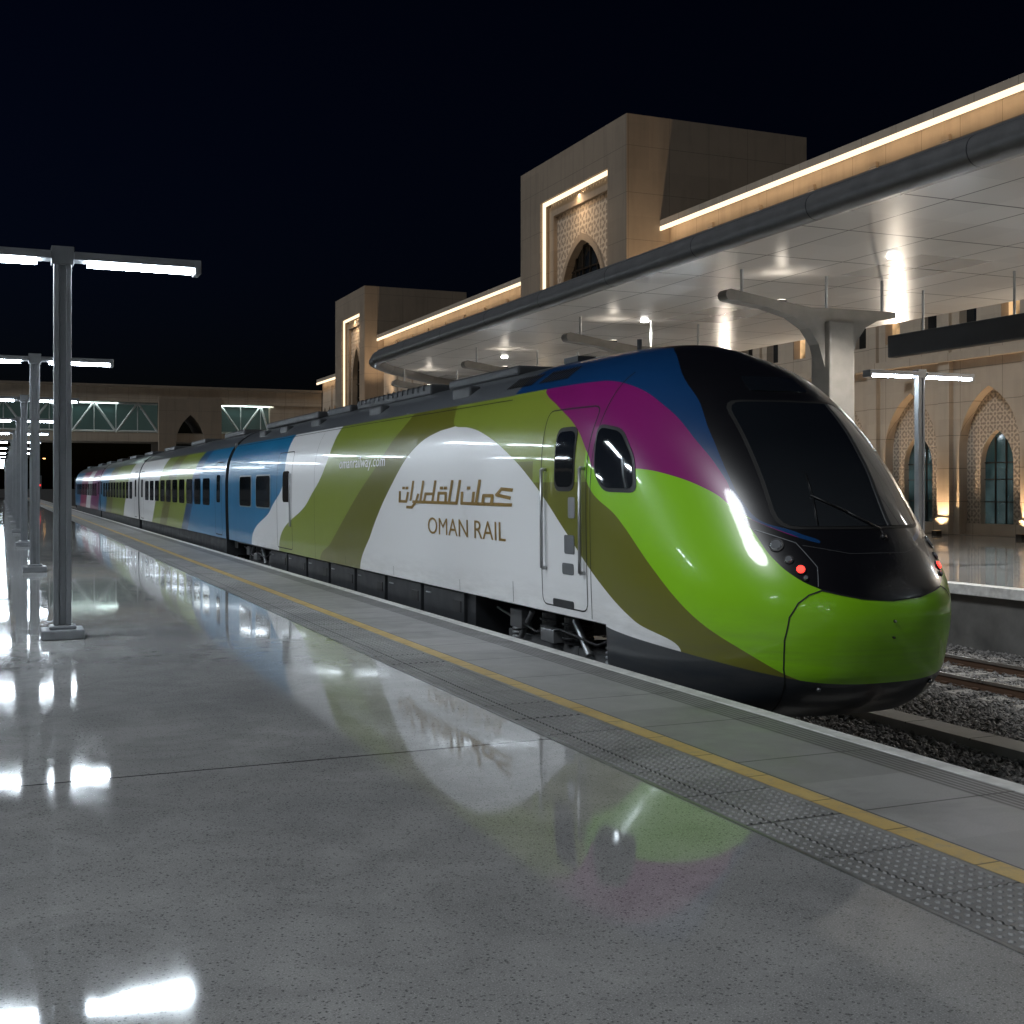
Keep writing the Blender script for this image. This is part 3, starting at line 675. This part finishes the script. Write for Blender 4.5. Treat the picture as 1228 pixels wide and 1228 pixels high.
for yc in(25.8,35.,44.2,53.4):
    m=MB(); m.box(19.6,20.4,yc-.4,yc+.4,0,6.0,colm); m.box(19.45,20.55,yc-.55,yc+.55,0,.5,colm); m.build('column',can,bevel=.05)
    m=MB(); prof=[(20,6.35),(19.2,6.33),(18.2,6.45),(16.75,6.66)]
    for i in range(7): a=math.pi/2+math.pi*i/6; prof.append((16.75+.14*math.cos(a),6.52+.14*math.sin(a)))
    prof+=[(17.8,6.27),(18.6,6.08),(19.1,5.8),(19.4,5.4),(19.6,4.8),(20.4,4.8),(20.6,5.5),(20.9,5.9),(21.3,6.1),(21.9,6.2),(21.9,6.36)]
    m.prism(prof,lambda p:(p[0],yc-.2,p[1]),lambda p:(p[0],yc+.2,p[1]),colm); m.build('bracket',can,bevel=.02)
    m=MB()
    for xx in(17.2,19.8,21.6): m.cyl((xx,yc,6.35),(xx,yc,7.2),.04,steel)
    for xx in(18.4,): 
        m.box(xx-.1,xx+.1,yc-.08,yc+.08,6.36,6.5,dark); m.box(xx-.08,xx+.08,yc-.06,yc+.06,6.5,6.51,fill_lens)
        o=lamp('SPOT','column_fill_spot',(xx,yc,6.53),32,(1,.88,.74),(.05,-.1,1),spot_size=2.9,spot_blend=.7,shadow_soft_size=.12); o.parent=can  # added spot with its small fixture, put in to brighten the soffit
    m.build('struts_and_fill_spots',can,smooth=True,auto=.6)
m=MB(); dl=emis('downlight',(1,.97,.92),30)
for y in(-1.1,10.9,22.9,34.9,46.9):
    m.cyl((19.5,y,7.15),(19.5,y,7.20),.13,dl,16)
    o=lamp('SPOT','downlight_beam',(19.5,y,7.1),1700,(1,.95,.88),(0,0,-1),spot_size=2.2,spot_blend=.6,shadow_soft_size=.1); o.parent=can
m.build('downlights',can)
e=empty('hanging_sign'); m=MB(); m.box(23.55,23.85,17,27.9,5.45,6.08,simple('sign_board_dark',(.02,.022,.026),.35,.3)); m.build('board',e,bevel=.03)
m=MB()
for y in(26.6,23.3,19.6): m.cyl((23.7,y,6.08),(23.7,y,7.2),.035,steel)
m.build('hanger_rods',e,smooth=True,auto=.6)

# ---------------------------------------------------------------- station building
def arch_pts(ac,half,zs,za,n=9):
    r=za-zs; c=max(0,(r*r-half*half)/(2*half)); R=half+c; pm=math.acos(c/R) if R>0 else math.pi/2
    right=[(R*math.cos(pm*i/n)-c,R*math.sin(pm*i/n)*(r/(R*math.sin(pm)))) for i in range(n+1)]
    return [(ac-x,zs+z) for x,z in right]+[(ac+x,zs+z) for x,z in reversed(right[:-1])]
def arch_wall(m,plane,a0,a1,z0,z1,ac,half,zb,zs,za,X,dep,mat,rev=None):
    pt=(lambda a,z,d=0:(X+d,a,z)) if plane=='x' else (lambda a,z,d=0:(a,X+d,z))
    def q(aa,ab,za_,zb_): 
        if ab-aa>1e-4 and zb_-za_>1e-4: m.face([pt(aa,za_),pt(ab,za_),pt(ab,zb_),pt(aa,zb_)],mat)
    q(a0,a1,z0,zb); q(a0,ac-half,zb,z1); q(ac+half,a1,zb,z1)
    A_=arch_pts(ac,half,zs,za)
    for (p,z),(p2,z2) in zip(A_[:-1],A_[1:]): m.face([pt(p,z),pt(p2,z2),pt(p2,z1),pt(p,z1)],mat)
    out=[(ac-half,zb)]+A_+[(ac+half,zb)]
    out2=out+[out[0]]
    for (p,z),(p2,z2) in zip(out2[:-1],out2[1:]): m.face([pt(p,z),pt(p2,z2),pt(p2,z2,dep),pt(p,z,dep)],rev or mat)
b=empty('station_building')
def wing(y0,y1,bays,ztop=15.5):
    m=MB(); gl=MB(); n=bays; w=(y1-y0)/n
    for i in range(n):
        a0=y0+i*w; a1=a0+w; yc=(a0+a1)/2
        arch_wall(m,'x',a0,a1,0,6.3,yc,1.42,.02,3.1,5.3,32.,.38,stone)
        arch_wall(m,'x',yc-1.6,yc+1.6,0,5.6,yc,.76,.42,2.55,3.75,32.38,.22,screen,stone)
        gl.face([(32.6,yc-.9,.3),(32.6,yc+.9,.3),(32.6,yc+.9,4),(32.6,yc-.9,4)],glass_teal)
        for q in(-.25,.25): gl.box(32.55,32.595,yc+q-.025,yc+q+.025,.42,3.5,frame_bronze)
        for q in(1.2,2.0,2.6): gl.box(32.555,32.59,yc-.76,yc+.76,q-.02,q+.02,frame_bronze)
        m.box(32.3,32.375,yc-1.42,yc+1.42,.02,.42,stone)
        for s in(0,1):
            c=a0+w*(.25+.5*s)
            arch_wall(m,'x',a0+w*.5*s,a0+w*.5*(s+1),6.3,ztop-.3,c,.42,7.3,9.6,10.3,32.,.35,stone)
            gl.face([(32.35,c-.5,7.2),(32.35,c+.5,7.2),(32.35,c+.5,10.4),(32.35,c-.5,10.4)],glass_warm if (i*2+s)%3==0 else glass_dark)
        m.box(31.8,31.998,a0-.28,a0+.28,0,6.3,stone); m.box(31.72,31.798,a0-.34,a0+.34,0,.6,stone)
        m.box(31.85,31.998,a0-.2,a0+.2,6.6,ztop-.9,stone)
    m.box(31.7,31.998,y0,y1,6.3,6.6,stone)
    m.box(31.35,33,y0,y1,ztop-.32,ztop,stone)
    m.box(33,46,y0,y1,0,ztop-.05,stone2)
    m.build('wing_walls',b); gl.build('wing_windows',b)
    m=MB(); m.box(31.34,31.42,y0,y1,ztop-.54,ztop-.33,led_warm); m.build('parapet_led',b)
    L_=y1-y0; k=max(1,int(L_/15))
    for i in range(k):
        o=lamp('AREA','parapet_wash',(31.5,y0+L_*(i+.5)/k,ztop-.45),L_/k*2.6,(1,.68,.40),None,shape='RECTANGLE',size=.06,size_y=L_/k*.98)
        o.rotation_euler=(0,math.radians(-50),0); o.parent=b
wing(6.8,54.5,12); wing(68.1,105.4,9); wing(115.7,128.,3,13.3)
def tower(X0,X1,y0,y1,zt,fy0,fy1,fz):
    m=MB()
    d=.7
    m.box(X0+d+.9,X1,y0,y1,0,zt,stone2)
    m.box(X0,X0+d+.898,y0,fy0,0,zt,stone2); m.box(X0,X0+d+.898,fy1,y1,0,zt,stone2); m.box(X0,X0+d+.898,fy0+.002,fy1-.002,fz,zt-.003,stone2)
    yc=(fy0+fy1)/2; hw=(fy1-fy0)/2; iw=hw-1.7
    ix=X0+d; 
    m.box(ix-.25,ix,fy0+.35,fy0+.9,0,fz-.9,stone2); m.box(ix-.25,ix,fy1-.9,fy1-.35,0,fz-.9,stone2); m.box(ix-.25,ix,fy0+.35,fy1-.35,fz-.898,fz-.35,stone2)
    arch_wall(m,'x',fy0,fy1,0,fz,yc,iw,4,fz-6.2,fz-2.9,ix+.0,.35,screen_big,stone2)
    A1=arch_pts(yc,iw,fz-6.2,fz-2.9); A2=arch_pts(yc,iw+.3,fz-6.2,fz-2.5)
    A1=[(yc-iw,4)]+A1+[(yc+iw,4)]; A2=[(yc-iw-.3,4)]+A2+[(yc+iw+.3,4)]
    for i in range(len(A1)-1):
        X_=ix-.12; m.face([(X_,*A1[i]),(X_,*A1[i+1]),(X_,*A2[i+1]),(X_,*A2[i])],stone2)
        m.face([(ix-.12,*A2[i]),(ix-.12,*A2[i+1]),(ix,*A2[i+1]),(ix,*A2[i])],stone2); m.face([(ix-.12,*A1[i]),(ix-.12,*A1[i+1]),(ix+.01,*A1[i+1]),(ix+.01,*A1[i])],stone2)
    m.build('tower_walls',b)
    m=MB(); m.face([(ix+.35,yc-iw-.2,3.5),(ix+.35,yc+iw+.2,3.5),(ix+.35,yc+iw+.2,fz-2.6),(ix+.35,yc-iw-.2,fz-2.6)],glass_dark)
    q=yc-iw+.5
    while q<yc+iw: m.box(ix+.27,ix+.34,q-.05,q+.05,4,fz-3.2,frame_bronze); q+=.9
    for zz in np.arange(5,fz-3,1.3): m.box(ix+.28,ix+.335,yc-iw,yc+iw,zz-.04,zz+.04,frame_bronze)
    m.build('tower_window',b)
    m=MB(); s=.24; xa,xb=X0+.16,X0+.26
    m.box(xa,xb,fy0+.004,fy0+s,0,fz-.004,led_warm); m.box(xa,xb,fy1-s,fy1-.004,0,fz-.004,led_warm); m.box(xa+.001,xb+.001,fy0+s,fy1-s,fz-s,fz-.004,led_warm)
    m.build('tower_led_frame',b)
    o=lamp('AREA','tower_frame_wash',(X0+.3,yc,fz-.4),200,(1,.72,.45),None,shape='RECTANGLE',size=hw*1.7,size_y=.1); o.rotation_euler=Vector((.5,0,-1)).to_track_quat('-Z','X').to_euler(); o.parent=b
tower(29.4,40.5,54.5,68.1,20.8,56.6,65.2,18.5)
tower(30.2,40.,105.4,115.7,19.9,107.1,113.3,17.7)
m=MB()
for i in range(0,11):
    y=6.8+3.975*(i+1)
    m.box(31.35,31.6,y-.12,y+.12,0,.14,frame_bronze); m.box(31.38,31.57,y-.09,y+.09,.14,.15,glass_warm)
    o=lamp('SPOT','facade_uplight',(31.45,y,.22),420,(1,.70,.42),(.09,0,1),spot_size=1.9,spot_blend=.9,shadow_soft_size=.06); o.parent=b
for (x,y,z,e_,dr,ss) in((30.3,51.0,7.9,2200,(0,1,2.1),.9),(26.,59,7.6,300,(1,.25,1.5),1.3),(31,101.5,7.9,2200,(0,1,2.0),.9),(27,104,6.,400,(1,.4,1.2),1.3)):
    m.box(x-.15,x+.15,y-.15,y+.15,z-.3,z-.1,frame_bronze)
    o=lamp('SPOT','tower_floodlight',(x,y,z),e_,(1,.72,.45),dr,spot_size=ss,spot_blend=.8,shadow_soft_size=.1); o.parent=b
for y in (12.76,24.7,36.6,48.5):
    m.box(31.45,31.69,y-.2,y+.2,5.9,6.1,frame_bronze)
    o=lamp('SPOT','soffit_fill_spot',(31.4,y,6.1),1500,(1,.86,.70),(-1,0,.14),spot_size=2.3,spot_blend=.9,shadow_soft_size=.15); o.parent=b  # added flood and housing, there to throw warm fill onto the soffit
m.build('light_fixtures',b)

# ---------------------------------------------------------------- footbridge
fb=empty('footbridge'); m=MB(); YB=128.
m.box(-60,31.9,YB,YB+6,10.4,11.9,stone); m.box(-60,31.9,YB-.25,YB+6.2,11.9,12.15,stone2)
m.box(-60,31.9,YB,YB+6,6.4,7.3,stone); m.box(26.3,31.9,YB+.1,YB+5.9,7.3,10.4,stone)
for (a0,a1) in((14.9,21.2),(-22,-16)):
    arch_wall(m,'y',a0,a1,-1.1,11.0,(a0+a1)/2,1.45,-1,6.2,9.2,YB-.5,6.9,stone2)
    m.face([(a0,YB-.5,11),(a1,YB-.5,11),(a1,YB+6.4,11),(a0,YB+6.4,11)],stone2)
    for a in(a0,a1): m.face([(a,YB-.5,-1.1),(a,YB+6.4,-1.1),(a,YB+6.4,11),(a,YB-.5,11)],stone2)
m.build('structure',fb)
m=MB(); tr=simple('truss_steel',(.5,.52,.52),.4,.2)
tg=NT('bridge_glass').P(col=(.02,.04,.04),rough=.08,em=(.35,.55,.5),ems=.05)
for a0,a1 in((5.5-22,14.9),(21.2,26.3)):
    m.face([(a0,YB+.6,7.3),(a1,YB+.6,7.3),(a1,YB+.6,10.4),(a0,YB+.6,10.4)],tg)
    q=a0; k=0
    while q<a1-.5:
        w=min(2.1,a1-q); za,zb=(7.35,10.35) if k%2 else (10.35,7.35)
        m.cyl((q,YB+.3,za),(q+w,YB+.3,zb),.11,tr,8); m.cyl((q,YB+.3,7.3),(q,YB+.3,10.4),.05,tr,6); q+=w; k+=1
    for zz in(7.45,10.25): m.cyl((a0,YB+.3,zz),(a1,YB+.3,zz),.1,tr,8)
m.build('truss_and_glass',fb)
for x in(-6,8,23.7):
    o=lamp('AREA','bridge_lamp',(x,YB+.2,10.3),170,(.8,1,.95),(0,0,-1),shape='RECTANGLE',size=6,size_y=.3); o.parent=fb
for x,y in((4.2,150.),(9.6,175.)):
    e=empty('railway_signal'); m=MB(); m.cyl((x,y,-1.1),(x,y,3.),.08,dark); m.box(x-.25,x+.25,y-.1,y+.15,1.6,3.1,dark)
    for zz,mt in((2.0,redl),(2.5,black),(2.85,black)): m.cyl((x,y-.1,zz),(x,y-.2,zz),.13,mt,12)
    m.build('mast_and_head',e)
orange=emis('sodium_lamp',(1,.5,.15),12)
for x,y in((28,300.),(-4,260),(9,330)):
    e=empty('street_lamp'); m=MB(); m.cyl((x,y,-1.1),(x,y,9),.1,dark,8,r1=.06); m.cyl((x,y,9),(x+1.2,y,9.3),.05,dark,6); m.box(x+1.,x+1.7,y-.15,y+.15,9.2,9.3,dark); m.box(x+1.05,x+1.65,y-.2,y+.1,9.1,9.199,orange); m.build('mast_and_lantern',e)

# ---------------------------------------------------------------- world and added fill sun
w=D.worlds.new('World'); scene.world=w; w.use_nodes=True; nt=w.node_tree
sky=nt.nodes.new('ShaderNodeTexSky'); sky.sky_type='NISHITA'; sky.sun_disc=False; sky.sun_elevation=math.radians(-3); sky.sun_rotation=math.radians(-60)
tint=nt.nodes.new('ShaderNodeMix'); tint.data_type='RGBA'; tint.blend_type='MULTIPLY'; tint.inputs[0].default_value=1.; tint.inputs[7].default_value=(.25,.5,1.5,1)
nt.links.new(sky.outputs[0],tint.inputs[6])
bg=nt.nodes['Background']; nt.links.new(tint.outputs[2],bg.inputs[0]); bg.inputs[1].default_value=.032
sun_fill=lamp('SUN','fill_sun',(0,0,40),1.3,(.92,.96,1),(.80,.22,-.86),angle=math.radians(12))  # added soft sun giving even fill, not a real moon

# ---------------------------------------------------------------- camera
cam=D.cameras.new('camera'); co=D.objects.new('camera',cam); scene.collection.objects.link(co); scene.camera=co
cam.sensor_width=36; cam.lens=1451/1228*36; cam.shift_y=-29/1228; cam.clip_end=6000; cam.clip_start=.05
co.location=(0,0,1.7); co.rotation_euler=(math.pi/2,0,-math.atan(614/1451))
